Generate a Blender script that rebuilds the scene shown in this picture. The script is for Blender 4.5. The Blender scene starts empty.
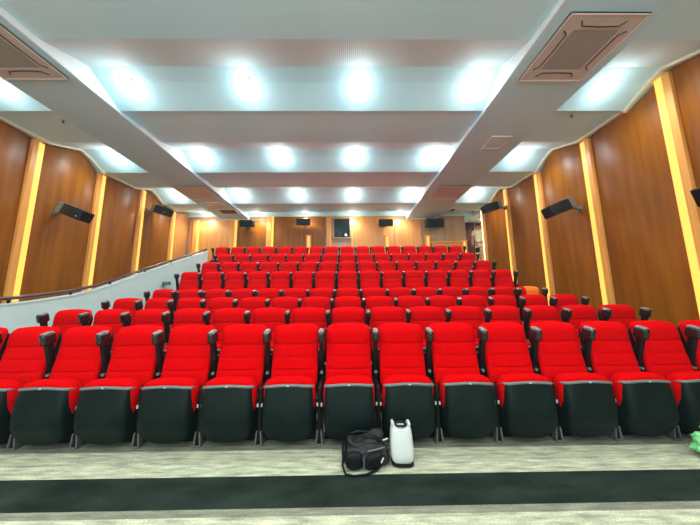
import bpy, bmesh, math, random
from mathutils import Vector, Matrix
random.seed(4)
R = math.radians
SC = bpy.context.scene
COL = SC.collection

# ---------------------------------------------------------------- camera, world, exposure
EYE = 1.35
cam_d = bpy.data.cameras.new('camera')
cam = bpy.data.objects.new('camera', cam_d); COL.objects.link(cam)
cam_d.sensor_fit = 'HORIZONTAL'; cam_d.sensor_width = 36.0
cam_d.lens = 36.0 * 260.0 / 700.0
cam_d.clip_start = 0.05
PITCH = math.atan(37.5 / 260); YAW = math.atan(3 / 260.0); ROLL = R(0.5)
cam.matrix_world = (Matrix.Translation((0, 0, EYE)) @ Matrix.Rotation(-YAW, 4, 'Z')
                    @ Matrix.Rotation(R(90) + PITCH, 4, 'X') @ Matrix.Rotation(-ROLL, 4, 'Z'))
SC.camera = cam
w = bpy.data.worlds.new('world'); SC.world = w; w.use_nodes = True
w.node_tree.nodes['Background'].inputs[0].default_value = (0.5, 0.55, 0.6, 1)
w.node_tree.nodes['Background'].inputs[1].default_value = 0.02
# thin haze added in the hall air, standing in for veiling lens glare
vsn = w.node_tree.nodes.new('ShaderNodeVolumeScatter'); vsn.inputs['Color'].default_value = (0.66, 0.88, 1.0, 1)
vsn.inputs['Density'].default_value = 0.0025; vsn.inputs['Anisotropy'].default_value = 0.3
w.node_tree.links.new(vsn.outputs[0], w.node_tree.nodes['World Output'].inputs['Volume'])
SC.view_settings.view_transform = 'Standard'; SC.view_settings.look = 'None'
SC.view_settings.gamma = 1; SC.view_settings.use_curve_mapping = False
SC.view_settings.exposure = 0.62
SPOT_W, HALO_W = 60.0, 4.6
SCREEN = 1.9  # glow of the added front panel that fills in light

# ---------------------------------------------------------------- materials
def mat(name, col, rough=0.6, metal=0.0, col2=None, scale=(8, 8, 8), coords='Object', bump=0.0, bscale=None,
        emit=None, estr=0.0, detail=3.0, contrast=(0.35, 0.65), spec=0.5, coat=0.0, sheen=0.0):
    m = bpy.data.materials.new(name); m.use_nodes = True
    nt = m.node_tree; b = nt.nodes['Principled BSDF']
    b.inputs['Base Color'].default_value = (*col, 1)
    b.inputs['Roughness'].default_value = rough; b.inputs['Metallic'].default_value = metal
    b.inputs['Specular IOR Level'].default_value = spec
    b.inputs['Coat Weight'].default_value = coat; b.inputs['Coat Roughness'].default_value = 0.22
    b.inputs['Sheen Weight'].default_value = sheen
    if emit: b.inputs['Emission Color'].default_value = (*emit, 1); b.inputs['Emission Strength'].default_value = estr
    tc = nt.nodes.new('ShaderNodeTexCoord')
    def noise(sc, det):
        mp = nt.nodes.new('ShaderNodeMapping'); mp.inputs['Scale'].default_value = sc
        nt.links.new(tc.outputs[coords], mp.inputs[0])
        n = nt.nodes.new('ShaderNodeTexNoise'); n.inputs['Scale'].default_value = 1; n.inputs['Detail'].default_value = det
        nt.links.new(mp.outputs[0], n.inputs['Vector']); return n
    if col2:
        n = noise(scale, detail); r = nt.nodes.new('ShaderNodeValToRGB')
        r.color_ramp.elements[0].position = contrast[0]; r.color_ramp.elements[1].position = contrast[1]
        r.color_ramp.elements[0].color = (*col, 1); r.color_ramp.elements[1].color = (*col2, 1)
        nt.links.new(n.outputs['Fac'], r.inputs[0]); nt.links.new(r.outputs[0], b.inputs['Base Color'])
    if bump:
        n = noise(bscale or scale, 2); bp = nt.nodes.new('ShaderNodeBump'); bp.inputs['Strength'].default_value = bump
        bp.inputs['Distance'].default_value = 0.01
        nt.links.new(n.outputs['Fac'], bp.inputs['Height']); nt.links.new(bp.outputs[0], b.inputs['Normal'])
    return m

M = {}
M['red'] = mat('red_fabric', (0.57, 0.0004, 0.001), 0.9, col2=(0.68, 0.0006, 0.002), scale=(60, 60, 60), bump=0.25, bscale=(400, 400, 400), spec=0.03)
M['orange_cover'] = mat('orange_cover', (0.95, 0.16, 0.01), 0.8, col2=(1.0, 0.22, 0.02), scale=(40, 40, 40), spec=0.2)
M['shell'] = mat('shell_plastic', (0.0025, 0.008, 0.0065), 0.5, col2=(0.0045, 0.012, 0.010), scale=(5, 5, 5), bump=0.15, bscale=(180, 180, 180), spec=0.15)
M['rim'] = mat('rim_plastic', (0.13, 0.15, 0.14), 0.5)
M['black'] = mat('black_plastic', (0.004, 0.004, 0.0045), 0.4, col2=(0.007, 0.006, 0.006), scale=(20, 20, 20), spec=0.2)
M['cap'] = mat('cap_plastic', (0.008, 0.006, 0.006), 0.2, col2=(0.014, 0.01, 0.01), scale=(9, 9, 9), coat=0.35)
M['steel'] = mat('grey_steel', (0.09, 0.092, 0.08), 0.5, metal=0.1, col2=(0.13, 0.13, 0.11), scale=(15, 15, 15))
M['white'] = mat('white_plastic', (0.58, 0.59, 0.53), 0.45, col2=(0.52, 0.53, 0.47), scale=(6, 6, 6))
M['cup'] = mat('grey_cap', (0.16, 0.14, 0.13), 0.3, col2=(0.24, 0.21, 0.2), scale=(20, 20, 20))
M['ceil'] = mat('ceiling_paint', (0.51, 0.82, 0.93), 0.7, col2=(0.58, 0.85, 0.93), scale=(.7, .7, .7))
M['beam'] = mat('beam_paint', (0.49, 0.77, 0.90), 0.7, col2=(0.54, 0.80, 0.90), scale=(.8, .8, .8))
M['beam_side'] = mat('beam_side_paint', (0.8, 0.86, 0.87), 0.7, col2=(0.76, 0.83, 0.85), scale=(1, 1, 1))
M['cream'] = mat('cream_moulding', (0.72, 0.66, 0.46), 0.55, col2=(0.78, 0.72, 0.5), scale=(3, 3, 3))
M['wood'] = mat('brown_veneer', (0.22, 0.062, 0.001), 0.36, col2=(0.30, 0.092, 0.0015), scale=(9, 9, .8), bump=0.03, bscale=(30, 30, 2), spec=0.25, coat=0.0)
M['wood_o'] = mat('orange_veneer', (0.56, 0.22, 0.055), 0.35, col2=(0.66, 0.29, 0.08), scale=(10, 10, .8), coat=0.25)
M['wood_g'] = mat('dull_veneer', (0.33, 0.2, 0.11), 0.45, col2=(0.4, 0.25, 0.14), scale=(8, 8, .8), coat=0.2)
M['fin'] = mat('fin_wood', (0.78, 0.30, 0.055), 0.4, col2=(0.86, 0.38, 0.08), scale=(14, 14, .9))
M['led'] = mat('led_yellow', (0.5, 0.25, 0.06), 0.5, emit=(1.0, 0.52, 0.075), estr=0.85)
M['led_w'] = mat('led_pale', (0.9, 0.8, 0.5), 0.5, emit=(1.0, 0.93, 0.55), estr=1.0)
M['lens'] = mat('lamp_lens', (1, 1, 1), 0.4, emit=(1.0, 0.98, 0.9), estr=22.0)
M['ring'] = mat('lamp_ring', (0.75, 0.75, 0.72), 0.4)
M['pink'] = mat('ac_plastic', (0.52, 0.50, 0.47), 0.5, col2=(0.58, 0.54, 0.50), scale=(3, 3, 3))
M['pinkframe'] = mat('ac_frame', (0.70, 0.66, 0.60), 0.5, col2=(0.74, 0.69, 0.62), scale=(3, 3, 3))
M['grille'] = mat('ac_grille', (0.30, 0.31, 0.27), 0.6, col2=(0.36, 0.36, 0.32), scale=(60, 4, 4))
M['slot'] = mat('dark_slot', (0.05, 0.03, 0.035), 0.6)
M['balwhite'] = mat('balustrade_paint', (0.52, 0.66, 0.63), 0.6, col2=(0.56, 0.69, 0.66), scale=(1.5, 1.5, 1.5))
M['railwood'] = mat('rail_wood', (0.05, 0.014, 0.006), 0.3, col2=(0.08, 0.022, 0.01), scale=(20, 3, 20), coat=0.15)
M['riser'] = mat('riser_carpet', (0.03, 0.035, 0.035), 0.95, col2=(0.05, 0.055, 0.055), scale=(20, 20, 20))
M['spk'] = mat('speaker_plastic', (0.005, 0.008, 0.008), 0.4, col2=(0.01, 0.014, 0.013), scale=(20, 20, 20), spec=0.3)
M['spkg'] = mat('speaker_grey', (0.12, 0.125, 0.1), 0.4, col2=(0.16, 0.16, 0.13), scale=(20, 20, 20))
M['glass_dark'] = mat('booth_dark', (0.3, 0.38, 0.4), 0.6, col2=(0.36, 0.44, 0.46), scale=(2, 2, 2))
M['curtain'] = mat('brown_curtain', (0.09, 0.035, 0.03), 0.8, col2=(0.13, 0.05, 0.04), scale=(25, 25, 1))
M['skin'] = mat('skin', (0.45, 0.24, 0.14), 0.55)
M['hair'] = mat('hair', (0.02, 0.012, 0.008), 0.6)
M['shirt'] = mat('cream_cloth', (0.72, 0.68, 0.45), 0.8, col2=(0.78, 0.73, 0.5), scale=(10, 10, 10))
M['trouser'] = mat('patterned_cloth', (0.7, 0.62, 0.45), 0.8, col2=(0.38, 0.3, 0.2), scale=(16, 16, 16), contrast=(0.5, 0.58))
M['bagfab'] = mat('bag_nylon', (0.002, 0.002, 0.003), 0.6, col2=(0.006, 0.006, 0.007), scale=(25, 25, 25), spec=0.2, bump=0.5, bscale=(40, 40, 40))
M['baggrey'] = mat('bag_grey', (0.010, 0.010, 0.010), 0.65, col2=(0.03, 0.03, 0.028), scale=(30, 30, 30), spec=0.25, bump=0.5, bscale=(60, 60, 60))
M['green'] = mat('green_film', (0.10, 0.62, 0.16), 0.3, col2=(0.4, 0.85, 0.42), scale=(16, 16, 16), coat=0.4)
M['green'].node_tree.nodes['Principled BSDF'].inputs['Transmission Weight'].default_value = 0.25

def carpet():
    m = bpy.data.materials.new('striped_carpet'); m.use_nodes = True; nt = m.node_tree; b = nt.nodes['Principled BSDF']
    b.inputs['Roughness'].default_value = 0.95; b.inputs['Specular IOR Level'].default_value = 0.15
    N = nt.nodes.new; L = nt.links.new
    tc = N('ShaderNodeTexCoord'); sep = N('ShaderNodeSeparateXYZ'); L(tc.outputs['Object'], sep.inputs[0])
    def noise(sc, det=4):
        mp = N('ShaderNodeMapping'); mp.inputs['Scale'].default_value = sc; L(tc.outputs['Object'], mp.inputs[0])
        n = N('ShaderNodeTexNoise'); n.inputs['Scale'].default_value = 1; n.inputs['Detail'].default_value = det
        L(mp.outputs[0], n.inputs['Vector']); return n
    n1 = noise((5, 30, 5), 6); n2 = noise((60, 160, 60), 3); n3 = noise((2.2, 5, 2), 3)
    def ramp(n, e):
        r = N('ShaderNodeValToRGB'); r.color_ramp.elements[0].position = e[0][0]; r.color_ramp.elements[0].color = (*e[0][1], 1)
        r.color_ramp.elements[1].position = e[1][0]; r.color_ramp.elements[1].color = (*e[1][1], 1); L(n.outputs[0], r.inputs[0]); return r
    light = ramp(n1, [(0.3, (0.27, 0.275, 0.19)), (0.68, (0.64, 0.62, 0.42))])
    dark = ramp(n3, [(0.35, (0.007, 0.014, 0.009)), (0.7, (0.024, 0.036, 0.026))])
    # stripes across the hall: dark woven planks or painted shade between given distances
    def band(y0, y1):
        a = N('ShaderNodeMath'); a.operation = 'GREATER_THAN'; L(sep.outputs[1], a.inputs[0]); a.inputs[1].default_value = y0
        c = N('ShaderNodeMath'); c.operation = 'LESS_THAN'; L(sep.outputs[1], c.inputs[0]); c.inputs[1].default_value = y1
        p = N('ShaderNodeMath'); p.operation = 'MULTIPLY'; L(a.outputs[0], p.inputs[0]); L(c.outputs[0], p.inputs[1]); return p
    b1 = band(1.925, 2.245); b2 = band(0.9, 1.22)
    s = N('ShaderNodeMath'); s.operation = 'ADD'; L(b1.outputs[0], s.inputs[0]); L(b2.outputs[0], s.inputs[1])
    mx = N('ShaderNodeMixRGB'); L(s.outputs[0], mx.inputs[0]); L(light.outputs[0], mx.inputs[1]); L(dark.outputs[0], mx.inputs[2])
    mm = N('ShaderNodeMixRGB'); mm.blend_type = 'MULTIPLY'; mm.inputs[0].default_value = 0.55
    L(mx.outputs[0], mm.inputs[1]); g = ramp(n2, [(0.3, (0.45, 0.45, 0.45)), (0.7, (1.3, 1.3, 1.3))]); L(g.outputs[0], mm.inputs[2])
    # painted shade under the seats; darker plank row at the dark band's near edge
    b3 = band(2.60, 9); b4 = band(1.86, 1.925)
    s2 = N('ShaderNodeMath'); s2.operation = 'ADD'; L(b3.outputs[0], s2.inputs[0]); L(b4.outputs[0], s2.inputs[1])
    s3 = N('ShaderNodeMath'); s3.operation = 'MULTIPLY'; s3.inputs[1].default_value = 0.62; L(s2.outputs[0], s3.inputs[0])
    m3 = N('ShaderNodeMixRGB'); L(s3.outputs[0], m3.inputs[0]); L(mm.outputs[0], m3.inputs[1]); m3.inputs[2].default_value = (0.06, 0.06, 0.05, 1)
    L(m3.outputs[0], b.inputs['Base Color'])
    bp = N('ShaderNodeBump'); bp.inputs['Strength'].default_value = 0.6; bp.inputs['Distance'].default_value = 0.01
    L(n2.outputs[0], bp.inputs['Height']); L(bp.outputs[0], b.inputs['Normal'])
    return m
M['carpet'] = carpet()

def perforated():
    m = bpy.data.materials.new('slatted_white'); m.use_nodes = True; nt = m.node_tree; b = nt.nodes['Principled BSDF']
    N = nt.nodes.new; L = nt.links.new
    tc = N('ShaderNodeTexCoord'); wv = N('ShaderNodeTexWave'); wv.inputs['Scale'].default_value = 11; wv.bands_direction = 'X'
    wv.inputs['Distortion'].default_value = 0
    L(tc.outputs['Object'], wv.inputs['Vector']); r = N('ShaderNodeValToRGB')
    r.color_ramp.elements[0].color = (0.46, 0.60, 0.62, 1); r.color_ramp.elements[1].color = (0.66, 0.82, 0.84, 1)
    L(wv.outputs['Fac'], r.inputs[0]); L(r.outputs[0], b.inputs['Base Color']); b.inputs['Roughness'].default_value = 0.7
    return m
M['slat'] = perforated()

# ---------------------------------------------------------------- builders
def link(name, bm, mats, parent=None, smooth=False):
    me = bpy.data.meshes.new(name)
    bmesh.ops.recalc_face_normals(bm, faces=bm.faces)
    bm.to_mesh(me); bm.free()
    for m in (mats if isinstance(mats, (list, tuple)) else [mats]): me.materials.append(m)
    if smooth:
        for p in me.polygons: p.use_smooth = True
        try: me.set_sharp_from_angle(angle=R(45))
        except Exception: pass
    o = bpy.data.objects.new(name, me); COL.objects.link(o)
    if parent: o.parent = parent
    return o
def tag(o, label, cat, group=None, kind=None):
    o['label'] = label; o['category'] = cat
    if group: o['group'] = group
    if kind: o['kind'] = kind
    return o
def thing(name, label, cat, loc=(0, 0, 0), rz=0.0, group=None):
    o = bpy.data.objects.new(name, None); COL.objects.link(o); o.location = loc; o.rotation_euler = (0, 0, rz)
    o.empty_display_size = 0.1
    return tag(o, label, cat, group)
def struct(name, bm, mats, smooth=False):
    o = link(name, bm, mats, None, smooth); o['kind'] = 'structure'; return o
def box(bm, c, s, bev=0.0, rot=None, seg=2):
    r = bmesh.ops.create_cube(bm, size=1.0); vs = r['verts']
    Mx = Matrix.Translation(c) @ (rot.to_4x4() if rot else Matrix.Identity(4)) @ Matrix.Diagonal((*s, 1))
    bmesh.ops.transform(bm, matrix=Mx, verts=vs)
    if bev:
        es = list({e for v in vs for e in v.link_edges})
        bmesh.ops.bevel(bm, geom=es, offset=bev, segments=seg, profile=0.5, affect='EDGES', clamp_overlap=True)
    return bm
def B(): return bmesh.new()
def boxes(*a):
    bm = B()
    for x in a: box(bm, *x)
    return bm
def span(x0, x1, y0, y1, z0, z1, bev=0.0):
    return box(B(), ((x0+x1)/2, (y0+y1)/2, (z0+z1)/2), (x1-x0, y1-y0, z1-z0), bev)
def prism_x(bm, poly, x0, x1):
    """polygon in (y, z) swept along x"""
    a = [bm.verts.new((x0, y, z)) for y, z in poly]; b = [bm.verts.new((x1, y, z)) for y, z in poly]
    n = len(poly); fs = []
    for i in range(n): fs.append(bm.faces.new((a[i], a[(i+1) % n], b[(i+1) % n], b[i])))
    bm.faces.new(a); bm.faces.new(b[::-1]); return fs
def tube(bm, pts, rad, n=8, cap=True):
    pts = [Vector(p) for p in pts]; rings = []
    up = Vector((0, 0, 1))
    for i, p in enumerate(pts):
        t = (pts[min(i+1, len(pts)-1)] - pts[max(i-1, 0)]).normalized()
        u = up if abs(t.dot(up)) < 0.95 else Vector((1, 0, 0))
        a = t.cross(u).normalized(); b = t.cross(a)
        rr = rad[i] if isinstance(rad, (list, tuple)) else rad
        rings.append([bm.verts.new(p + a*math.cos(k*2*math.pi/n)*rr + b*math.sin(k*2*math.pi/n)*rr) for k in range(n)])
    for i in range(len(rings)-1):
        for k in range(n): bm.faces.new((rings[i][k], rings[i][(k+1) % n], rings[i+1][(k+1) % n], rings[i+1][k]))
    if cap: bm.faces.new(rings[0][::-1]); bm.faces.new(rings[-1])
    return bm
def disc(bm, c, r, h, n=20, axis='Z'):
    rot = Matrix.Rotation(R(90), 4, 'X') if axis == 'Y' else (Matrix.Rotation(R(90), 4, 'Y') if axis == 'X' else Matrix.Identity(4))
    bmesh.ops.create_cone(bm, cap_ends=True, segments=n, radius1=r, radius2=r, depth=h, matrix=Matrix.Translation(c) @ rot); return bm
def rounded(bm, nu, nv, nz_fn):
    pass
def superbox(c, s, e=4.0, nu=20, nv=12, fn=None):
    """rounded block (superellipsoid), optionally deformed by fn(Vector)->Vector"""
    bm = B(); bmesh.ops.create_uvsphere(bm, u_segments=nu, v_segments=nv, radius=1.0)
    for v in bm.verts:
        d = v.co.normalized(); k = (abs(d.x)**e + abs(d.y)**e + abs(d.z)**e) ** (-1.0/e)
        p = d*k; p = Vector((p.x*s[0]/2, p.y*s[1]/2, p.z*s[2]/2))
        if fn: p = fn(p)
        v.co = p + Vector(c)
    return bm

ORD = ['first', 'second', 'third', 'fourth', 'fifth', 'sixth', 'seventh', 'eighth', 'ninth', 'tenth', 'eleventh', 'twelfth',
       'thirteenth', 'fourteenth', 'fifteenth', 'sixteenth']

# ---------------------------------------------------------------- the hall
XL, XR, YF, YB = -6.55, 5.22, -4.0, 10.38
ROW_Y = [2.97, 3.90, 4.83, 5.76, 6.67, 7.58, 8.49, 9.40]
ROW_Z = [0.0, 0.16, 0.33, 0.53, 1.01, 1.39, 1.785, 2.221]

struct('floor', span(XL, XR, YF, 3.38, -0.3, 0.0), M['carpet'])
for k in range(1, 8):     # one terrace per row
    y1 = ROW_Y[k+1]-0.52 if k < 7 else 9.95
    struct('floor', span(-4.88, 5.02, ROW_Y[k]-0.52, y1, -0.3, ROW_Z[k]), M['riser'])
struct('floor', span(-6.35, 6.9, 9.95, 12.2, -0.3, 2.60), M['riser'])
bm = B(); prism_x(bm, [(3.38, -0.3), (3.38, 0.0), (4.6, 0.35), (6.6, 1.1), (9.95, 2.6), (9.95, -0.3)], -6.35, -5.04)
struct('floor', bm, M['riser'])

struct('wall_left', span(XL-0.2, XL, YF, 12.3, -0.3, 5.3), M['wood'])
struct('wall_right', span(XR, XR+0.2, YF, 9.52, -0.3, 5.3), M['wood'])
struct('wall_front', span(XL-0.2, XR+0.2, YF-0.2, YF, -0.3, 5.3), M['wood'])
# back wall with the opening of the projection booth (x -0.52..0.14, z 3.86..4.66)
bm = boxes()
for a in ((XL, -0.56, 0, 5.3), (0.16, 4.9, 0, 5.3), (-0.56, 0.16, 0, 3.84), (-0.56, 0.16, 4.70, 5.3)):
    box(bm, ((a[0]+a[1])/2, YB+0.1, (a[2]+a[3])/2), (a[1]-a[0], 0.2, a[3]-a[2]))
struct('wall_back', bm, M['wood_g'])
struct('wall_booth', boxes(((-0.2, YB+1.0, 4.3), (1.6, 0.06, 1.8)), ((-1.0, YB+0.6, 4.3), (0.06, 0.8, 1.8)),
                           ((0.6, YB+0.6, 4.3), (0.06, 0.8, 1.8)), ((-0.2, YB+0.6, 3.6), (1.6, 0.8, 0.06)), ((-0.2, YB+0.6, 5.0), (1.6, 0.8, 0.06))), M['glass_dark'])
# alcove behind the last light strip on the right, where the exit is
struct('wall_alcove', boxes(((5.92, 11.3, 3.8), (2.2, 0.2, 3.4)), ((7.0, 10.4, 3.8), (0.2, 2.0, 3.4)), ((6.1, 9.46, 3.8), (1.7, 0.12, 3.4)),
                            ((4.8, 10.99, 3.8), (0.2, 0.8, 3.4))), M['wood_g'])
struct('ceiling', span(4.7, 7.1, 10.38, 12.4, 4.72, 4.9), M['ceil'])
struct('ceiling', span(5.22, 7.1, 9.4, 10.38, 4.72, 4.9), M['ceil'])

# wavy ceiling: period 2.25 along the hall
ZC = 4.65
def prof():
    pts = []
    s = 2.97 - 3*2.25
    while s < 11:
        pts += [(s, ZC+0.10, 1), (s+0.63, ZC+0.33, 0), (s+0.85, ZC+0.26, 0), (s+1.25, ZC+0.05, 0), (s+1.2501, ZC+0.09, 0), (s+1.7, ZC+0.085, 0)]
        s += 2.25
    out = []
    for i, p in enumerate(pts):
        if YF <= p[0] <= YB: out.append(p)
    out = [(YF, out[0][1], 0)] + out + [(YB, ZC+0.17, 0)]
    return out
PR = prof()
def zc(y):
    for a, b in zip(PR, PR[1:]):
        if a[0] <= y <= b[0]: return a[1] + (b[1]-a[1])*(y-a[0])/max(b[0]-a[0], 1e-6)
    return ZC
def ceiling(x0, x1):
    bm = B()
    poly = [(p[0], p[1]) for p in PR] + [(YB, 5.3), (YF, 5.3)]
    fs = prism_x(bm, poly, x0, x1)
    for i, p in enumerate(PR):
        if p[2]: fs[i].material_index = 1
    struct('ceiling', bm, [M['ceil'], M['slat']])
ceiling(XL, -5.10); ceiling(-4.0, 2.47); ceiling(3.73, XR)
for x0, x1, nx in ((-5.10, -4.0, 1), (2.47, 3.73, -1)):
    bm = B(); box(bm, ((x0+x1)/2, (YF+YB)/2, ZC+0.325), (x1-x0, YB-YF, 0.65)); struct('ceiling', bm, M['beam'])
    # white upstand lining along the inner edge of the flat band
    xe = x1 if nx > 0 else x0
    n = 2.97 - 2.25*3
    while n < YB:
        a, b, c = max(n-0.55, YF), n, n+0.63; d = n+1.22
        if c < YB:
            pts = [(a, ZC+0.005), (b, ZC+0.005), (min(d, YB), ZC+0.005), (c, ZC+0.335), (b, ZC+0.105), (a, ZC+0.13)]
            if a > YF:
                bm = B(); prism_x(bm, pts, xe-0.004 if nx > 0 else xe-0.012, xe+0.012 if nx > 0 else xe+0.004)
                struct('trim_%d' % (1 if nx > 0 else 2), bm, M['beam_side'])
        n += 2.25

# cream crown moulding following the ceiling along both walls, and across the back
def crown(name, x):
    bm = B(); top = [(p[0], p[1]) for p in PR if p[0] <= 9.5] + [(9.5, zc(9.5))]
    poly = [(y, z+0.002) for y, z in top] + [(y, z-0.045) for y, z in reversed(top)]
    prism_x(bm, poly, x-0.03, x+0.03); struct(name, bm, M['cream'])
crown('trim_3', XL+0.20); crown('trim_4', XR-0.17)
struct('trim_5', boxes(((-4.55, YB-0.05, ZC-0.02), (1.1, 0.06, 0.04)), ((3.1, YB-0.05, ZC-0.02), (1.26, 0.06, 0.04)),
        ((-0.77, YB-0.05, ZC+0.13), (6.5, 0.06, 0.04)), ((-5.8, YB-0.05, ZC+0.13), (1.4, 0.06, 0.04)), ((4.3, YB-0.05, ZC+0.13), (1.15, 0.06, 0.04))), M['cream'])

# ---------------------------------------------------------------- wall panels and light strips
def wall_panel(side, y0, y1, z0, label, bulge=0.09, m=None, group=None):
    """veneered panel, gently convex in plan; grain and gloss in the material"""
    xw = XL+0.002 if side < 0 else XR-0.002; sgn = 1 if side < 0 else -1
    bm = B(); n = 14; f = []; bk = []
    zt0 = []
    for i in range(n+1):
        t = i/n; y = y0+(y1-y0)*t; x = xw + sgn*(0.05+bulge*math.sin(math.pi*t))
        zt = zc(y)-0.05
        f.append((bm.verts.new((x, y, z0)), bm.verts.new((x, y, zt))))
        bk.append((bm.verts.new((xw, y, z0)), bm.verts.new((xw, y, zt))))
    for i in range(n):
        bm.faces.new((f[i][0], f[i+1][0], f[i+1][1], f[i][1])); bm.faces.new((bk[i][0], bk[i][1], bk[i+1][1], bk[i+1][0]))
        bm.faces.new((f[i][1], f[i+1][1], bk[i+1][1], bk[i][1])); bm.faces.new((f[i][0], bk[i][0], bk[i+1][0], f[i+1][0]))
    for i in (0, n): bm.faces.new((f[i][0], f[i][1], bk[i][1], bk[i][0]))
    o = link('wall_panel', bm, m or M['wood'], None, True)
    tag(o, label, 'wall panel', group); return o
def light_strip(side, yc, z0, label, group, pale=False):
    xw = XL+0.002 if side < 0 else XR-0.002; sgn = 1 if side < 0 else -1
    t = thing('light_strip', label, 'light strip', (xw, yc, z0), 0, group)
    h = zc(yc)-0.05-z0
    link('board', box(B(), (sgn*0.055, -0.055, h/2), (0.11, 0.10, h), 0.006), M['fin'], t)
    l = link('glow_channel', box(B(), (sgn*0.05, 0.05, h/2), (0.10, 0.105, h), 0.004), M['led_w'] if pale else M['led'], t)
    return t
SY = [-2.0, -0.58, 0.85, 2.28, 3.70, 5.12, 6.55, 7.93, 9.42]
for side in (-1, 1):
    nm = 'left' if side < 0 else 'right'
    def fz(y):
        if side < 0: return max(0.02, 0.02 + (y-3.0)*0.40) if y > 3.0 else 0.02
        k = max([i for i in range(8) if y > ROW_Y[i]-0.6] or [0]); return ROW_Z[k]+0.005 if y > 3.3 else 0.02
    Ls = {2.28: 'nearest', 3.70: 'second nearest', 5.12: 'third nearest', 6.55: 'fourth nearest', 7.93: 'fifth nearest', 9.42: 'farthest'}
    vis = [y for y in SY if (y > 4.5 if side < 0 else y > 3)]
    for i, y in enumerate(vis):
        far = 'nearest' if i == 0 else ('farthest' if i == len(vis)-1 else ORD[i] + ' from the front')
        light_strip(side, y, fz(y), '%s glowing yellow light strip on the %s wall' % (far, nm) if not (side > 0 and y > 9)
                    else 'pale white-yellow light strip beside the person at the back right', 'light strips on the %s wall' % nm, side > 0 and y > 9)
    ys = [y for y in SY if (y > 3 if side < 0 else y > 2)]
    for i in range(len(ys)-1):
        a, b = ys[i], ys[i+1]
        far = 'nearest' if i == 0 else ('farthest' if i == len(ys)-2 else ORD[i] + ' from the front')
        wall_panel(side, a+0.12, b-0.11, fz(a), '%s glossy brown wood panel between light strips on the %s wall' % (far, nm), group='wood panels on the %s wall' % nm)
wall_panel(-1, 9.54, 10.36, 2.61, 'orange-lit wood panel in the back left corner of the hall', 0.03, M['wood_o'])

# back wall cladding
def back_panel(x0, x1, z0, m, label, z1=None):
    ztop = z1 or (ZC-0.04 if (x0 >= -5.1 and x1 <= -4.0) or (x0 >= 2.47 and x1 <= 3.73) else ZC+0.1)
    if z1 is None and (x0 < -4.05 or x1 > 2.5): ztop = ZC-0.045
    bm = span(x0, x1, YB-0.05, YB-0.002, z0, ztop, 0.006)
    o = link('back_wall_panel', bm, m); tag(o, label, 'wall panel', 'panels on the back wall'); return o
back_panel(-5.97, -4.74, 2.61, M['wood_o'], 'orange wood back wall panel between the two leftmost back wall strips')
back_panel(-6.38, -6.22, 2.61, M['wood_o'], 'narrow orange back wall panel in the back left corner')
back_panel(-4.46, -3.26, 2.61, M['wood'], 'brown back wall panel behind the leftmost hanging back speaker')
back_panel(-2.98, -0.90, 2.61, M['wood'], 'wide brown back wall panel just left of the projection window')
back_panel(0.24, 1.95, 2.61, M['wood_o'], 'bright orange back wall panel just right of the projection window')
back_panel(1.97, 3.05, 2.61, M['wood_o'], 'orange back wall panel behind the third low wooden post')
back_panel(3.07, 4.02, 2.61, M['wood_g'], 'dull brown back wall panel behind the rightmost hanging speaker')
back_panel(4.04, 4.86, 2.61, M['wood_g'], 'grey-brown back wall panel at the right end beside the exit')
def back_strip(x, wd, label, m='fin', lit=True):
    t = thing('light_strip', label, 'light strip', (x, YB-0.002, 2.61), 0, 'light strips on the back wall')
    h = (ZC-0.045 if (x < -4 or x > 2.45) else ZC+0.1)-2.61
    link('board', box(B(), (-wd*0.15, -0.06, h/2), (wd*0.7, 0.12, h), 0.004), M[m], t)
    link('glow_channel', box(B(), (wd*0.35, -0.045, h/2), (wd*0.28, 0.09, h), 0.003), M['led'] if lit else M['fin'], t)
back_strip(-6.1, 0.2, 'glowing strip on the orange panel at the back left corner')
back_strip(-4.60, 0.24, 'glowing orange strip on the back wall near the balustrade end')
back_strip(-3.12, 0.26, 'glowing orange strip on the back wall between the two left hanging speakers')
back_strip(-0.72, 0.2, 'slim pale wooden strip on the back wall left of the projection window', 'wood_o', False)
back_strip(0.205, 0.05, 'thin glowing strip at the right edge of the projection window')
# low orange posts in front of the back wall
for x, z1, lab in ((-1.53, 3.92, 'low glowing orange post behind the last row, leftmost of the four'),
               (1.62, 3.9, 'low glowing orange post behind the last row, right of the projection window'),
               (3.26, 3.88, 'low glowing orange post under the rightmost hanging speaker'),
               (4.72, 3.66, 'low glowing orange post at the right end of the wooden ledge')):
    t = thing('low_post', lab, 'post', (x, 10.22, 2.60), 0, 'low orange posts behind the last row')
    h = z1-2.6
    link('post_body', box(B(), (0, 0, h/2), (0.2, 0.1, h), 0.006), M['fin'], t)
    link('glow_channel', box(B(), (0, -0.055, h/2+0.02), (0.06, 0.012, h-0.08)), M['led'], t)
    link('post_cap', box(B(), (0, 0, h+0.012), (0.24, 0.13, 0.024), 0.005), M['fin'], t)
t = thing('wooden_ledge', 'low orange wooden ledge behind the right end of the last row', 'ledge', (4.0, 10.1, 2.60))
link('ledge_top', box(B(), (0, 0, 1.0), (1.25, 0.12, 0.05), 0.006), M['fin'], t)
link('ledge_panel', box(B(), (0, 0, 0.485), (1.22, 0.06, 0.97), 0.004), M['wood_o'], t)

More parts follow.
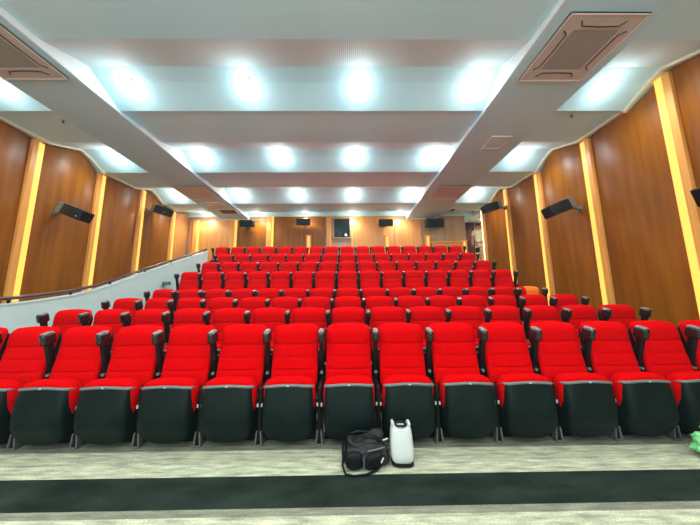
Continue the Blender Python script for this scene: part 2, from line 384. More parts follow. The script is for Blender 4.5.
# projection window
fr = boxes(((-0.54, YB-0.03, 4.27), (0.04, 0.08, 0.86)), ((0.14, YB-0.03, 4.27), (0.04, 0.08, 0.86)),
           ((-0.2, YB-0.03, 3.85), (0.64, 0.08, 0.04)), ((-0.2, YB-0.03, 4.68), (0.64, 0.08, 0.04)))
win = struct('window_1', fr, M['wood_g'])
gm = bpy.data.materials.new('booth_glass'); gm.use_nodes = True
g = gm.node_tree.nodes['Principled BSDF']; g.inputs['Base Color'].default_value = (0.6, 0.75, 0.8, 1)
g.inputs['Transmission Weight'].default_value = 1.0; g.inputs['Roughness'].default_value = 0.02; g.inputs['IOR'].default_value = 1.3
link('window_glass', span(-0.52, 0.12, YB-0.03, YB-0.015, 3.87, 4.66), gm, win)
t = thing('projector', 'projector with a glowing lens behind the projection window', 'projector', (0.0, YB+0.55, 3.63))
link('projector_body', boxes(((0, 0, 0.42), (0.5, 0.45, 0.2), 0.02), ((0, 0, 0.16), (0.3, 0.3, 0.32), 0.01)), M['spkg'], t)
bm = disc(B(), (-0.04, -0.27, 0.42), 0.07, 0.1, 20, 'Y'); link('lens_barrel', bm, M['spk'], t, True)
bm = disc(B(), (-0.04, -0.325, 0.42), 0.05, 0.012, 20, 'Y'); link('projector_lens', bm, mat('projector_glow', (1, 1, 1), 0.3, emit=(0.8, 1.0, 1.0), estr=2.0), t)

# curtain and exit
bm = B(); n = 40; pf = []; pb = []
for i in range(n+1):
    x = 5.22+0.40*i/n; y = 11.08+0.045*math.sin(i*1.1)
    pf.append([bm.verts.new((x, y, 2.62)), bm.verts.new((x, y, 4.68))]); pb.append([bm.verts.new((x, y+0.02, 2.62)), bm.verts.new((x, y+0.02, 4.68))])
for i in range(n):
    bm.faces.new((pf[i][0], pf[i+1][0], pf[i+1][1], pf[i][1])); bm.faces.new((pb[i][0], pb[i][1], pb[i+1][1], pb[i+1][0]))
    bm.faces.new((pf[i][0], pb[i][0], pb[i+1][0], pf[i+1][0])); bm.faces.new((pf[i][1], pf[i+1][1], pb[i+1][1], pb[i][1]))
for i in (0, n): bm.faces.new((pf[i][0], pf[i][1], pb[i][1], pb[i][0]))
tag(link('curtain', bm, M['curtain'], None, True), 'dark brown curtain hanging in the back right exit', 'curtain')
struct('door_1', span(5.72, 6.55, 11.12, 11.19, 2.61, 4.6, 0.01), M['wood'])

# ---------------------------------------------------------------- balustrade at the left of the seats
RAIL = [(1.5, 1.10), (2.6, 1.24), (3.75, 1.40), (4.20, 1.46), (4.75, 1.56), (5.14, 1.66), (5.54, 1.81), (6.17, 2.06), (6.80, 2.30), (9.08, 3.17)]
def rz(y):
    for a, b in zip(RAIL, RAIL[1:]):
        if a[0] <= y <= b[0]: return a[1]+(b[1]-a[1])*(y-a[0])/(b[0]-a[0])
t = thing('balustrade', 'pale blue-white solid balustrade wall with dark handrail, left of the seats', 'balustrade', (-4.96, 1.5, 0))
bm = B(); pts = [(y-1.5, z-0.075) for y, z in RAIL]
foot = [(7.58, 2.2), (6.4, 1.7), (4.5, 0.9), (2.1, 0.0), (0.0, 0.0)]
prism_x(bm, pts+[(7.58, 2.0), (7.58, 0.0), (0.0, 0.0)], -0.055, 0.055)
link('parapet', bm, M['balwhite'], t)
bm = B(); tube(bm, [(0.0, y-1.5, z) for y, z in RAIL], 0.028, 10); link('handrail', bm, M['railwood'], t, True)
for y in (2.0, 3.1, 3.9, 4.75, 5.5, 6.4, 7.3, 8.2, 8.95):
    link('rail_bracket', boxes(((0, y-1.5, rz(y)-0.05), (0.02, 0.035, 0.06), 0.003)), M['black'], t)
bm = B(); prism_x(bm, [(y, z+0.002) for y, z in pts]+[(y, z-0.02) for y, z in reversed(pts)], -0.065, 0.065)
link('parapet_cap', bm, M['balwhite'], t)
tag(link('junction_box', box(B(), (-4.82, 7.0, 1.83), (0.16, 0.12, 0.09), 0.01), mat('boxgrey', (0.10, 0.14, 0.12), 0.5)),
    'small grey-green box fixed to the balustrade beside the fifth row', 'box')

# ---------------------------------------------------------------- theatre seats
SEAM = [0.885, 0.755, 0.635]
def back_mesh():
    bm = B(); T = 1.078; Z0 = 0.47; W = 0.240; RT = 0.055; RB = 0.03
    zs = [Z0+RB*(1-math.cos(a*math.pi/2/4)) for a in range(4)]
    zs += [Z0+RB+(T-RT-Z0-RB)*i/34 for i in range(35)]
    zs += [T-RT+RT*math.sin(a*math.pi/2/6) for a in range(1, 7)]
    nu = 16; us = [-math.cos(math.pi*i/nu) for i in range(nu+1)]
    F = []; Bk = []
    for z in zs:
        if z > T-RT: w = W-RT+math.sqrt(max(RT*RT-(z-T+RT)**2, 0))
        elif z < Z0+RB: w = W-RB+math.sqrt(max(RB*RB-(Z0+RB-z)**2, 0))
        else: w = W
        t = (z-Z0)/(T-Z0)
        yb = -0.13+0.13*t                         # leaning back
        edge = min(1.0, (T-z)/0.05) ** 0.5 if z > T-0.05 else (min(1, (z-Z0)/0.04)**0.5)
        seg = 0.0
        for s in SEAM: seg += math.exp(-((z-s)/0.009)**2)
        head = 0.022*math.exp(-((z-0.99)/0.07)**2)
        fr = []; bk = []
        for u in us:
            e = (1-abs(u)**5)**0.5 if abs(u) < 1 else 0
            d = (0.045+head)*edge*e - 0.017*seg*e
            d += -0.012*math.exp(-((abs(u)-0.80)/0.05)**2)*(1 if z < 0.9 else 0.3)*e
            zz = z + (0.014*(1-u*u) if z > T-0.15 else 0)
            fr.append(bm.verts.new((u*w, yb-d, zz)))
            bk.append(bm.verts.new((u*w, yb+0.035*edge*e+0.02, zz)))
        F.append(fr); Bk.append(bk)
    for i in range(len(zs)-1):
        for j in range(nu):
            bm.faces.new((F[i][j], F[i][j+1], F[i+1][j+1], F[i+1][j]))
            bm.faces.new((Bk[i][j], Bk[i+1][j], Bk[i+1][j+1], Bk[i][j+1]))
        bm.faces.new((F[i][0], F[i+1][0], Bk[i+1][0], Bk[i][0])); bm.faces.new((F[i][nu], Bk[i][nu], Bk[i+1][nu], F[i+1][nu]))
    for j in range(nu):
        bm.faces.new((F[-1][j], F[-1][j+1], Bk[-1][j+1], Bk[-1][j])); bm.faces.new((F[0][j], Bk[0][j], Bk[0][j+1], F[0][j+1]))
    return bm
def cushion_mesh():
    def f(p):
        z = p.z
        w = 1.0 + 0.01*(z/0.22) if z > 0 else 1.0 + 0.22*z
        return Vector((p.x*w, p.y - 0.02*(z/0.22), p.z + (0.012*(1-(p.x/0.25)**2) if z > 0.1 else 0)))
    return superbox((0, -0.285, 0.375), (0.487, 0.15, 0.46), 6.0, 28, 20, f)
def shell_mesh():
    """tipped-up seat pan seen from below: belly bulges towards the front, rounded lower corners"""
    bm = B(); nz = 16; nu = 14; F = []; G = []
    for i in range(nz+1):
        t = i/nz; z = 0.075+0.47*t
        w = 0.222
        if t < 0.2: w -= 0.045*(1-t/0.2)**2
        w += 0.012*math.sin(math.pi*t)
        y = -0.375-0.05*math.sin(math.pi*(0.10+0.80*t)) + 0.05*max(0, 0.3-t)/0.3
        a = []; b = []
        for j in range(nu+1):
            u = -math.cos(math.pi*j/nu)
            e = (1-abs(u)**9)**0.5 if abs(u) < 1 else 0
            zz = z + (0.015*(1-u*u) if t > 0.9 else 0) - (0.02*(1-u*u) if t < 0.1 else 0)
            a.append(bm.verts.new((u*w, -0.30+(y+0.30)*(0.55+0.45*e), zz))); wb = 0.2495 - 0.02*max(0, 0.2-t)/0.2 if t < 0.62 else 0.2495 + (0.222-0.2495)*((t-0.62)/0.38)**0.7
            b.append(bm.verts.new((u*wb, -0.215 if t < 0.62 else -0.215-0.09*((t-0.62)/0.38), zz)))
        F.append(a); G.append(b)
    for i in range(nz):
        for j in range(nu):
            bm.faces.new((F[i][j], F[i][j+1], F[i+1][j+1], F[i+1][j])); bm.faces.new((G[i][j], G[i+1][j], G[i+1][j+1], G[i][j+1]))
        bm.faces.new((F[i][0], F[i+1][0], G[i+1][0], G[i][0])); bm.faces.new((F[i][nu], G[i][nu], G[i+1][nu], F[i+1][nu]))
    for j in range(nu):
        bm.faces.new((F[-1][j], F[-1][j+1], G[-1][j+1], G[-1][j])); bm.faces.new((F[0][j], G[0][j], G[0][j+1], F[0][j+1]))
    return bm
def rim_mesh():
    pts = [(-0.224+0.448*i/14, -0.368-0.022*(1-((i-7)/7)**6), 0.546+0.016*(1-((i-7)/7)**2)) for i in range(15)]
    pts = [(-0.228, -0.31, 0.535)] + pts + [(0.228, -0.31, 0.535)]
    return tube(B(), pts, 0.013, 8)
def arm_group(t, x):
    """raised tip-up armrest on its standard, one object per part"""
    o = []
    st = boxes(((x, -0.17, 0.26), (0.042, 0.26, 0.52), 0.01), ((x, 0.0, 0.60), (0.04, 0.09, 0.34), 0.01))
    s = link('standard', st, M['black'], t)
    bm = B()
    for sx in (-1, 1):
        box(bm, (x+sx*0.0235, -0.285, 0.07), (0.014, 0.06, 0.13), 0.004, Matrix.Rotation(R(-sx*5), 3, 'Y'))
    box(bm, (x, -0.2, 0.008), (0.068, 0.24, 0.016), 0.004)
    link('foot', bm, M['steel'], t)
    for sx in (-1, 1): link('bolt_cover', box(B(), (x+sx*0.020, -0.303, 0.36), (0.015, 0.012, 0.032), 0.003), M['white'], s)
    # armrest, folded up, leaning with the backrest
    rot = Matrix.Rotation(R(15), 3, 'X')
    ar = link('armrest', boxes(((x, -0.085, 0.77), (0.046, 0.075, 0.44), 0.018, rot, 3)), M['black'], t, True)
    link('armrest_cap', boxes(((x, -0.140, 0.975), (0.072, 0.13, 0.13), 0.030, rot, 4)), M['cap'], ar, True)
    link('cap_pad', boxes(((x, -0.155, 1.028), (0.05, 0.10, 0.03), 0.012, rot, 3)), M['cup'], ar, True)
    bm = disc(B(), (x, -0.075, 0.60), 0.016, 0.05, 14, 'Y'); link('hinge_knob', bm, M['rim'], ar, True)
def make_seat(first=False):
    t = thing('theatre_seat', '', 'seat')
    link('backrest', back_mesh(), M['red'], t, True)
    bs = superbox((0, 0.0, 0.0), (0.46, 0.03, 0.54), 6, 20, 12)
    for v in bs.verts: v.co = Vector((v.co.x, v.co.y - 0.035 + 0.05 + v.co.z*0.20, v.co.z + 0.76))
    link('back_shell', bs, M['black'], t, True)
    c = link('cushion', cushion_mesh(), M['red'], t, True)
    sh = link('seat_shell', shell_mesh(), M['shell'], t, True)
    link('shell_rim', rim_mesh(), M['rim'], sh, True)
    link('number_plate', box(B(), (0, -0.400, 0.560), (0.022, 0.006, 0.013), 0.002), M['white'], sh)
    link('crossbar_shade_box', boxes(((0.02, -0.16, 0.30), (0.52, 0.035, 0.05), 0.01), ((0.02, -0.13, 0.06), (0.52, 0.15, 0.12), 0.01)), M['black'], t)  # lower black box added as shade on the floor under the seat
    arm_group(t, 0.285)
    if first: arm_group(t, -0.285)
    return t
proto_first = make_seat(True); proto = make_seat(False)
def copy_tree(o, parent=None):
    c = o.copy(); COL.objects.link(c)
    if parent: c.parent = parent
    for ch in list(o.children): copy_tree(ch, c)
    return c
P = 0.57
used = {'a': False, 'b': False}
red_orange = None
last4 = None
for r in range(8):
    ks = list(range(-7, 8)) if r < 7 else list(range(-8, 8))
    for i, k in enumerate(ks):
        key = 'a' if i == 0 else 'b'; pr = proto_first if i == 0 else proto
        if used[key]: o = copy_tree(pr)
        else: o = pr; used[key] = True
        o.location = (0.01+P*k, ROW_Y[r], ROW_Z[r])
        rn = 'front row' if r == 0 else ('back row' if r == 7 else ORD[r]+' row from the front')
        if k == 0 and r < 7: pos = 'in the middle of the ' + rn
        elif i == 0: pos = 'at the left end of the ' + rn
        elif k == 7: pos = 'at the right end of the ' + rn
        elif k < 0: pos = '%s from the left in the %s' % (ORD[i], rn)
        else: pos = '%s from the right in the %s' % (ORD[len(ks)-1-i], rn)
        o['label'] = 'red theatre seat, ' + pos
        o['group'] = 'red seats in the ' + rn
        if r == 3 and k == 7: last4 = o
last4['label'] = 'theatre seat with orange backrest cover at the right end of the fourth row'
for ch in last4.children:
    if ch.name.startswith('backrest'):
        ch.data = ch.data.copy(); ch.data.materials.append(M['orange_cover'])
        ch['label'] = 'orange covered backrest'
        for p in ch.data.polygons:
            if p.center.x > -0.1: p.material_index = 1

# ---------------------------------------------------------------- glowing panel added unseen behind the viewpoint, to fill in light
t = thing('added_fill_panel', 'large pale glowing panel added unseen on the front wall for fill light', 'fill panel', (-0.7, YF+0.01, 0.7))
link('fill_panel_surface', box(B(), (0, 0.05, 1.85), (9.4, 0.02, 3.6)), mat('fill_panel_glow', (0.8, 0.8, 0.8), 0.8, emit=(0.7, 0.9, 1.0), estr=SCREEN), t)
link('fill_panel_frame', boxes(((0, 0.03, 0.0), (9.7, 0.06, 0.1)), ((0, 0.03, 3.7), (9.7, 0.06, 0.1)), ((-4.8, 0.03, 1.85), (0.1, 0.06, 3.6)), ((4.8, 0.03, 1.85), (0.1, 0.06, 3.6))), M['black'], t)

# ---------------------------------------------------------------- downlights
def lamp(name, kind, e, loc, parent, col, size=0.05, ang=150, blend=0.8):
    d = bpy.data.lights.new(name, kind); d.energy = e; d.color = col; d.shadow_soft_size = size
    if kind == 'SPOT': d.spot_size = R(ang); d.spot_blend = blend
    o = bpy.data.objects.new(name, d); COL.objects.link(o); o.location = loc; o.parent = parent
    return o
LX = [-5.68, -3.55, -1.64, 0.22, 2.13, 4.36]
LYS = [-2.9, -0.7, 1.55, 3.79, 5.97, 8.29, 9.95]  # the three nearest rows are out of view, added to brighten the hall
lens_me = ring_me = None
COLN = ['far left', 'second from the left', 'third from the left', 'third from the right', 'second from the right', 'far right']
ROWN = {3.79: 'nearest row', 5.97: 'second row', 8.29: 'third row', 9.95: 'farthest row'}
for iy, y in enumerate(LYS):
    for ix, x in enumerate(LX):
        if y > 9 and ix == 5: continue
        z = zc(y)
        lab = 'round white ceiling downlight, %s in the %s' % (COLN[ix], ROWN[y]) if y in ROWN else 'added unseen ceiling downlight over the front floor, %s in the %s row' % (COLN[ix], {1.55: 'first', -0.7: 'second', -2.9: 'third'}[y])
        t = thing('downlight', lab, 'ceiling light', (x, y, z-0.012), 0, 'ceiling downlights' if y in ROWN else 'added unseen downlights over the front floor')
        if lens_me is None:
            bm = B(); n = 28
            prev = None
            rs = [(0.075, 0.0), (0.075, -0.010), (0.088, -0.012), (0.096, -0.004), (0.096, 0.012), (0.075, 0.012)]
            rings = [[bm.verts.new((a*math.cos(2*math.pi*q/n), a*math.sin(2*math.pi*q/n), h)) for q in range(n)] for a, h in rs]
            for a in range(len(rs)):
                for q in range(n): bm.faces.new((rings[a][q], rings[a][(q+1) % n], rings[(a+1) % len(rs)][(q+1) % n], rings[(a+1) % len(rs)][q]))
            ro = link('lamp_ring', bm, M['ring'], t, True); ring_me = ro.data
            bm = superbox((0, 0, -0.008), (0.15, 0.15, 0.024), 2.2, 20, 10); lo = link('lamp_lens', bm, M['lens'], t, True); lens_me = lo.data
        else:
            for nm, me in (('lamp_ring', ring_me), ('lamp_lens', lens_me)):
                o = bpy.data.objects.new(nm, me); COL.objects.link(o); o.parent = t
        warm = (0.97, 0.97, 0.90) if y > 7 else (0.88, 0.98, 1.0)
        lamp('beam', 'SPOT', SPOT_W, (0, 0, -0.05), t, warm, 0.06)
        lamp('halo', 'POINT', HALO_W*(1.5 if y > 5 else 1.0), (0, 0, -0.22), t, warm, 0.08)  # added point lamp below the fixture, brightens the ceiling around it

t = thing('downlight', 'added unseen ceiling downlight brightening the exit alcove at the back right', 'ceiling light', (5.75, 10.6, 4.708), 0, None)  # unseen lamp, added to brighten the alcove and the person
for nm, me in (('lamp_ring', ring_me), ('lamp_lens', lens_me)):
    o = bpy.data.objects.new(nm, me); COL.objects.link(o); o.parent = t
lamp('beam', 'SPOT', 260, (0, 0, -0.05), t, (1.0, 0.95, 0.86), 0.06)

# ---------------------------------------------------------------- ceiling equipment
def cassette(x, y, s, label, blank=False):
    t = thing('air_conditioner', label, 'air conditioner', (x, y, ZC), 0, 'ceiling cassette units')
    bm = B(); q = s/2; inn = s*0.30
    for c, d in (((0, q-(q-inn)/2, -0.014), (s, q-inn, 0.028)), ((0, -q+(q-inn)/2, -0.014), (s, q-inn, 0.028)),
                 ((q-(q-inn)/2, 0, -0.014), (q-inn, 2*inn, 0.028)), ((-q+(q-inn)/2, 0, -0.014), (q-inn, 2*inn, 0.028))):
        box(bm, c, d)
    link('fascia', bm, M['pink'], t)
    bm = B()
    for sx, sy in ((1, 0), (-1, 0), (0, 1), (0, -1)):
        box(bm, (sx*(q-0.01), sy*(q-0.01), -0.018), (0.02 if sx else s, 0.02 if sy else s, 0.036), 0.004)
    link('outer_frame', bm, M['pinkframe'], t)
    bm = box(B(), (0, 0, -0.01), (2*inn, 2*inn, 0.02)); gl = link('intake_grille', bm, M['pink'] if blank else M['grille'], t)
    if not blank:
        for a in range(4):
            rot = Matrix.Rotation(R(90*a), 3, 'Z'); L = q*0.68
            bm = B(); pts = [(-L*0.85, -L-0.07, -0.029), (-L*0.7, -L-0.01, -0.030), (0, -L, -0.030), (L*0.7, -L-0.01, -0.030), (L*0.85, -L-0.07, -0.029)]
            tube(bm, [rot @ Vector(p) for p in pts], 0.008, 6); link('air_slot', bm, M['slot'], t)
cassette(3.10, 3.02, 0.95, 'large square air conditioner vent in the right ceiling band, nearest')
cassette(-4.58, 3.0, 0.95, 'large square air conditioner vent in the left ceiling band, cut by the frame')
cassette(3.21, 7.65, 0.95, 'plain pinkish square ceiling panel in the right ceiling band, farther back', True)
cassette(-4.58, 7.62, 0.95, 'plain pinkish square ceiling panel in the left ceiling band, farther back', True)
def hatch(x, y, sx, sy, label, inner='beam', z=ZC):
    t = thing('ceiling_hatch', label, 'ceiling hatch', (x, y, z))
    bm = B(); e = 0.04
    for c, d in (((0, sy/2-e/2, -0.01), (sx, e, 0.02)), ((0, -sy/2+e/2, -0.01), (sx, e, 0.02)), ((sx/2-e/2, 0, -0.01), (e, sy-2*e, 0.02)), ((-sx/2+e/2, 0, -0.01), (e, sy-2*e, 0.02))): box(bm, c, d)
    link('hatch_frame', bm, M['pinkframe'], t); link('hatch_panel', box(B(), (0, 0, -0.005), (sx-2*e, sy-2*e, 0.01)), M[inner], t)
hatch(3.2, 5.1, 0.42, 0.46, 'small square framed hatch in the middle of the right ceiling band')
hatch(-4.5, 8.6, 0.52, 0.36, 'small pale hatch just behind the left plain ceiling panel', 'pink')
hatch(-4.40, 9.35, 0.65, 0.5, 'open dark ceiling hatch near the back left', 'slot')
hatch(4.06, 9.55, 0.26, 0.36, 'small dark ceiling vent near the back right', 'slot', zc(9.55))
def sprinkler(x, y, label):
    t = thing('sprinkler', label, 'sprinkler', (x, y, zc(y)), 0, 'ceiling sprinklers')
    link('rosette', disc(B(), (0, 0, -0.006), 0.04, 0.012), M['white'], t, True); link('nozzle', disc(B(), (0, 0, -0.03), 0.012, 0.04), M['steel'], t, True)
    link('deflector', disc(B(), (0, 0, -0.052), 0.022, 0.004), M['steel'], t, True)
sprinkler(-5.30, 4.5, 'small sprinkler in the left outer ceiling above the side wall')
sprinkler(4.2, 4.36, 'small sprinkler in the right outer ceiling above the side wall')

# ---------------------------------------------------------------- speakers
def speaker(loc, rz, label, tilt=20, wall=0.42, s=1.0, group=None, m='spk'):
    """loc = centre of the box; local +x points away from the wall into the hall"""
    t = thing('wall_speaker', label, 'speaker', loc, rz, group)
    rot = Matrix.Rotation(R(tilt), 3, 'Y')
    L = 0.52*s
    body = link('cabinet', box(B(), (0, 0, 0), (L, 0.30*s, 0.24*s), 0.018, rot, 3), M[m], t, True)
    link('front_grille', box(B(), rot @ Vector((L/2+0.006, 0, 0)), (0.012, 0.27*s, 0.21*s), 0.005, rot), M['black'], body)
    link('rear_cover', box(B(), rot @ Vector((-L/2+0.045, 0, 0)), (0.11, 0.315*s, 0.255*s), 0.02, rot, 3), M['spkg'], body, True)
    link('badge', disc(B(), rot @ Vector((L*0.36, -0.152*s, -0.05)), 0.012, 0.006, 12, 'Y'), M['white'], body)
    p = rot @ Vector((-L/2-0.02, 0, -0.02))
    bm = B(); tube(bm, [p+Vector((0.06, 0, -0.02)), (-wall+0.05, 0, -0.02), (-wall+0.02, 0, -0.02)], 0.035, 10)
    box(bm, (-wall+0.012, 0, -0.02), (0.02, 0.14, 0.14), 0.004); disc(bm, p, 0.05, 0.06, 14, 'Y')
    link('bracket', bm, M['spkg'], t)
speaker((-6.0, 5.60, 3.31), R(4), 'black speaker on the left wall, nearer of the two', 22, 0.46, group='speakers on the left wall')
speaker((-6.0, 8.2, 4.28), R(0), 'speaker on the left wall near the ceiling, farther of the two', 16, 0.46, group='speakers on the left wall')
speaker((4.66, 5.45, 3.31), R(176), 'black speaker on the right wall, middle of the three', 22, 0.46, group='speakers on the right wall')
speaker((4.66, 8.0, 4.27), R(180), 'speaker on the right wall near the ceiling, farthest of the three', 16, 0.46, group='speakers on the right wall')
speaker((4.66, 2.98, 2.66), R(184), 'black speaker on the right wall cut off by the right edge of the picture', 18, 0.46, group='speakers on the right wall')
for x, z, s, lab in ((-3.93, 4.38, 1.0, 'dark speaker hanging from the back ceiling, leftmost of the four'), (-1.72, 4.43, 1.0, 'dark speaker high on the back wall, between two orange strips left of the booth'),
                  (1.55, 4.38, 1.05, 'dark speaker high on the back wall, just right of the projection window'), (3.5, 4.36, 1.3, 'large dark speaker high on the back wall, rightmost of the four')):
    t = thing('wall_speaker', lab, 'speaker', (x, 10.0, z), 0, 'speakers on the back wall')
    rot = Matrix.Rotation(R(14), 3, 'X')
    b = link('cabinet', box(B(), (0, 0, 0), (0.52*s, 0.28, 0.27*s), 0.02, rot, 3), M['spk'], t, True)
    link('front_grille', box(B(), rot @ Vector((0, -0.145, 0)), (0.47*s, 0.012, 0.23*s), 0.004, rot), M['black'], b)
    bm = B(); box(bm, (0, 0.2, 0), (0.06, 0.25, 0.05), 0.005); box(bm, (0, 0.318, 0), (0.16, 0.02, 0.16), 0.003)
    link('bracket', bm, M['spkg'], t)

# ---------------------------------------------------------------- person at the back right
def skin_mesh(name, verts, edges, radii, m, parent, sub=2, root=0):
    me = bpy.data.meshes.new(name); me.from_pydata(verts, edges, []); me.materials.append(m)
    o = bpy.data.objects.new(name, me); COL.objects.link(o); o.parent = parent
    md = o.modifiers.new('skin', 'SKIN'); md.use_smooth_shade = True
    for i, v in enumerate(me.skin_vertices[0].data):
        rr = radii[i]; v.radius = rr if isinstance(rr, tuple) else (rr, rr); v.use_root = (i == root)
    s = o.modifiers.new('sub', 'SUBSURF'); s.levels = sub; s.render_levels = sub
    return o
pt = thing('person', 'person in a cream shirt and light patterned trousers walking out at the back right', 'person', (5.24, 10.02, 2.60), R(-25))
V = [(0, 0, 0.95), (0, 0.0, 1.1), (0, 0.01, 1.28), (0, 0.0, 1.42), (0, -0.01, 1.50), (0, -0.02, 1.60), (0, -0.03, 1.68),
     (0.17, 0, 1.41), (0.21, 0.0, 1.16), (0.20, -0.09, 0.93), (0.2, -0.12, 0.86),
     (-0.17, 0, 1.41), (-0.22, 0.02, 1.16), (-0.23, -0.07, 0.94), (-0.23, -0.09, 0.87),
     (0.09, 0, 0.90), (0.10, -0.04, 0.50), (0.10, 0.02, 0.09), (0.10, -0.13, 0.035),
     (-0.09, 0, 0.90), (-0.10, 0.05, 0.50), (-0.10, 0.16, 0.10), (-0.10, 0.02, 0.035)]
E_ = [(0, 1), (1, 2), (2, 3), (3, 4), (4, 5), (5, 6), (3, 7), (7, 8), (8, 9), (9, 10), (3, 11), (11, 12), (12, 13), (13, 14),
      (0, 15), (15, 16), (16, 17), (17, 18), (0, 19), (19, 20), (20, 21), (21, 22)]
rad = [(0.13, 0.10), (0.12, 0.09), (0.15, 0.10), (0.12, 0.08), (0.05, 0.05), (0.078, 0.09), (0.07, 0.08),
       0.05, 0.04, 0.028, 0.035, 0.05, 0.04, 0.028, 0.035, 0.08, 0.055, 0.036, 0.035, 0.08, 0.055, 0.036, 0.035]
skin_mesh('body', V, E_, rad, M['skin'], pt)
Vs = V[:4] + [V[4]] + [V[7], (0.20, 0, 1.24), V[11], (-0.205, 0.01, 1.24)]; Vs[0] = (0, 0, 0.93)
Vs[4] = (0, 0, 1.475)
skin_mesh('shirt', Vs, [(0, 1), (1, 2), (2, 3), (3, 4), (3, 5), (5, 6), (3, 7), (7, 8)],
          [(0.165, 0.13), (0.15, 0.12), (0.175, 0.125), (0.145, 0.10), (0.065, 0.062), 0.072, 0.062, 0.072, 0.062], M['shirt'], pt)
Vt = [(0, 0, 0.97), (0, 0, 0.90)] + [(0.09, 0, 0.84), V[16], (0.10, 0.01, 0.14), (-0.09, 0, 0.84), V[20], (-0.10, 0.145, 0.15)]
skin_mesh('trousers', Vt, [(0, 1), (1, 2), (2, 3), (3, 4), (1, 5), (5, 6), (6, 7)],
          [(0.15, 0.115), (0.15, 0.12), 0.098, 0.08, 0.062, 0.098, 0.08, 0.062], M['trouser'], pt)
bm = superbox((0, -0.005, 1.665), (0.185, 0.225, 0.20), 2.2, 18, 12, lambda p: Vector((p.x, p.y+0.012, max(p.z, -0.05))))
link('hair', bm, M['hair'], pt, True)
bm = superbox((0, -0.125, 1.60), (0.03, 0.035, 0.045), 2.2, 8, 6); link('nose', bm, M['skin'], pt, True)
for sx in (-1, 1):
    for fi in range(4):
        x0 = sx*(0.205 if sx > 0 else 0.232); zz = 0.85 if sx > 0 else 0.86
        L = [0.06, 0.07, 0.066, 0.05][fi]
        bm = B(); yb = -0.145+0.022*fi + (0.03 if sx < 0 else 0)
        tube(bm, [(x0, yb, zz), (x0-sx*0.004, yb-0.004, zz-L*0.5), (x0-sx*0.014, yb+0.004, zz-L)], [0.009, 0.0085, 0.006], 8)
        link('finger', bm, M['skin'], pt, True)
    bm = B(); tube(bm, [(x0, -0.155+(0.03 if sx < 0 else 0), 0.885), (x0-sx*0.01, -0.18, 0.855), (x0-sx*0.012, -0.182, 0.825)], [0.011, 0.01, 0.008], 8)
    link('thumb', bm, M['skin'], pt, True)
for sx, yy in ((1, -0.06), (-1, 0.09)):
    bm = superbox((sx*0.10, yy, 0.04), (0.10, 0.27, 0.08), 2.8, 16, 10); link('shoe', bm, M['black'], pt, True)
t = thing('handbag', 'small dark bag in the hand of the person at the back', 'bag', (5.07, 9.87, 3.13), R(-25))
link('bag_body', superbox((0, 0, 0.10), (0.16, 0.10, 0.20), 4, 16, 10), M['bagfab'], t, True)
bm = B(); tube(bm, [(-0.05, 0, 0.19), (-0.03, 0, 0.27), (0, 0, 0.29), (0.03, 0, 0.27), (0.05, 0, 0.19)], 0.006, 6); link('bag_handle', bm, M['bagfab'], t)

# ---------------------------------------------------------------- things on the floor in front
t = thing('duffel_bag', 'black and grey carry bag slumped on the floor before the middle seats', 'bag', (0.152, 2.41, 0.0), R(2)); t.scale = (0.95, 0.95, 0.84)
def bagf(p):
    sag = 0.03*math.sin(p.x*22+1)*(p.z/0.1) if p.z > 0 else 0
    return Vector((p.x*(1.0-0.18*(p.z/0.11)), p.y*(1-0.2*max(p.z, 0)/0.11)+0.006*math.sin(p.x*40), p.z+sag*0.5-0.01*(p.x/0.18)**2))
link('bag_body', superbox((0, 0, 0.108), (0.39, 0.25, 0.215), 3.4, 36, 22, bagf), M['baggrey'], t, True)
link('front_pocket', superbox((-0.115, -0.115, 0.085), (0.145, 0.07, 0.15), 3.0, 22, 14), M['bagfab'], t, True)
link('front_pocket', superbox((0.055, -0.115, 0.08), (0.17, 0.07, 0.14), 3.0, 22, 14, lambda p: Vector((p.x, p.y, p.z+0.25*p.x))), M['bagfab'], t, True)
link('side_pocket', superbox((-0.195, 0.0, 0.10), (0.05, 0.15, 0.15), 3, 16, 10), M['bagfab'], t, True)
link('top_flap', superbox((-0.02, 0.0, 0.20), (0.30, 0.17, 0.06), 2.8, 24, 12, lambda p: Vector((p.x, p.y, p.z+0.018*math.sin(p.x*28)))), M['baggrey'], t, True)
for y in (-0.05, 0.06):
    bm = B(); tube(bm, [(-0.14, y, 0.20), (-0.13, y, 0.235), (-0.07, y*0.8, 0.262), (-0.02, y*0.8, 0.255), (0.03, y, 0.24), (0.08, y, 0.255), (0.12, y, 0.215)], 0.011, 8)
    link('carry_handle', bm, M['bagfab'], t, True)
bm = B(); tube(bm, [(-0.2, -0.03, 0.13), (-0.215, -0.12, 0.05), (-0.19, -0.18, 0.012), (-0.12, -0.20, 0.010), (-0.02, -0.19, 0.010), (0.06, -0.155, 0.014), (0.14, -0.11, 0.06), (0.2, -0.05, 0.14)], 0.010, 8)
link('shoulder_strap', bm, M['bagfab'], t, True)
bm = B(); tube(bm, [(-0.04, -0.155, 0.13), (-0.035, -0.158, 0.10), (-0.035, -0.155, 0.05)], 0.005, 6); link('zip', bm, M['rim'], t)
bm = B(); tube(bm, [(0.0, -0.12, 0.165), (0.06, -0.125, 0.178), (0.15, -0.10, 0.185)], 0.005, 6); link('zip', bm, M['rim'], t)
link('label_tag', box(B(), (0.118, -0.158, 0.105), (0.012, 0.006, 0.05), 0.002, Matrix.Rotation(R(25), 3, 'Y')), M['white'], t)
link('label_tag', box(B(), (0.17, -0.02, 0.21), (0.05, 0.008, 0.012), 0.002, Matrix.Rotation(R(-20), 3, 'Y')), M['white'], t)
link('pouch', superbox((0.10, 0.05, 0.225), (0.13, 0.12, 0.09), 2.6, 18, 12), M['baggrey'], t, True)

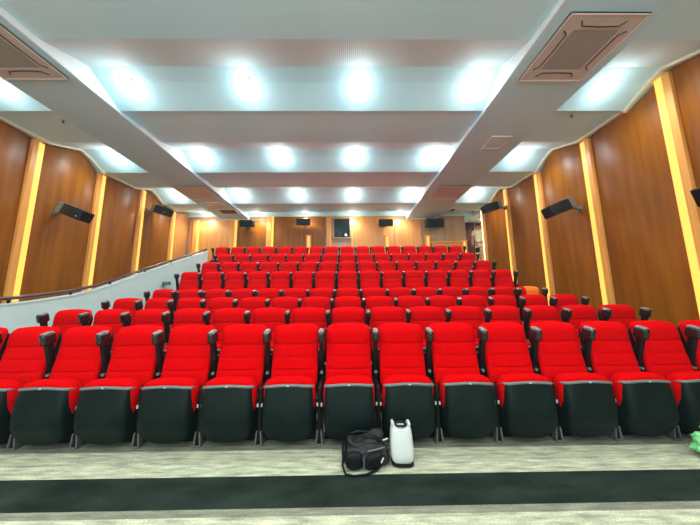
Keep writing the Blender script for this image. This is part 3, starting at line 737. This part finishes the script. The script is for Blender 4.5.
t = thing('white_container', 'tall white rounded plastic container with black handle beside the black bag', 'container', (0.450, 2.38, 0.0), R(-3)); t.scale = (0.98, 0.95, 0.88)
def tall(p):
    k = 1-0.13*((p.z+0.165)/0.33)
    return Vector((p.x*k, p.y*(1-0.35*((p.z+0.165)/0.33)) + 0.06*((p.z+0.165)/0.33), p.z))
body = superbox((0, 0, 0.182), (0.205, 0.17, 0.33), 4.2, 32, 24, tall)
for v in body.verts:          # scooped-out top for the handle
    if v.co.z > 0.30 and abs(v.co.x) < 0.055: v.co.z = 0.30+0.15*(v.co.z-0.30)
link('container_body', body, M['white'], t, True)
link('base', superbox((0, 0.0, 0.016), (0.19, 0.155, 0.032), 3.5, 28, 8), M['black'], t, True)
for sx in (-1, 1): link('ear', box(B(), (sx*0.070, 0.052, 0.325), (0.026, 0.085, 0.045), 0.01, None, 3), M['white'], t, True)
bm = B(); tube(bm, [(-0.058, 0.05, 0.305), (-0.045, 0.045, 0.335), (-0.01, 0.04, 0.345), (0.03, 0.045, 0.34), (0.058, 0.05, 0.31)], 0.012, 8); link('carry_handle', bm, M['black'], t, True)
bm = B(); tube(bm, [(-0.04, 0.03, 0.318), (-0.02, 0.0, 0.325), (0.02, 0.01, 0.32), (0.045, 0.03, 0.325)], 0.010, 8)
tube(bm, [(-0.05, 0.07, 0.33), (-0.075, 0.09, 0.365), (-0.04, 0.08, 0.35)], 0.005, 6)
link('cable', bm, M['black'], t, True)

t = thing('plastic_bag', 'crumpled bright green plastic bag on the floor at the right edge', 'bag', (3.085, 2.36, 0.0))
from mathutils import noise as mn
bm = B(); bmesh.ops.create_icosphere(bm, subdivisions=4, radius=1.0)
for v in bm.verts:
    d = v.co.normalized(); n = mn.noise(d*2.2)*0.30 + abs(mn.noise(d*5.0))*0.30 + mn.noise(d*11)*0.10
    k = 0.80+n; p = Vector((d.x*0.14*k, d.y*0.12*k, d.z*0.115*k+0.105)); p.z = max(p.z, 0.002+0.002*abs(n)); v.co = p
link('bag_body', bm, M['green'], t, False)
bm = B()
for a in range(3):
    an = a*2.1; tube(bm, [(0, 0, 0.19), (0.03*math.cos(an), 0.03*math.sin(an), 0.225), (0.06*math.cos(an), 0.06*math.sin(an), 0.235)], [0.014, 0.02, 0.006], 7)
link('tied_ears', bm, M['green'], t, True)
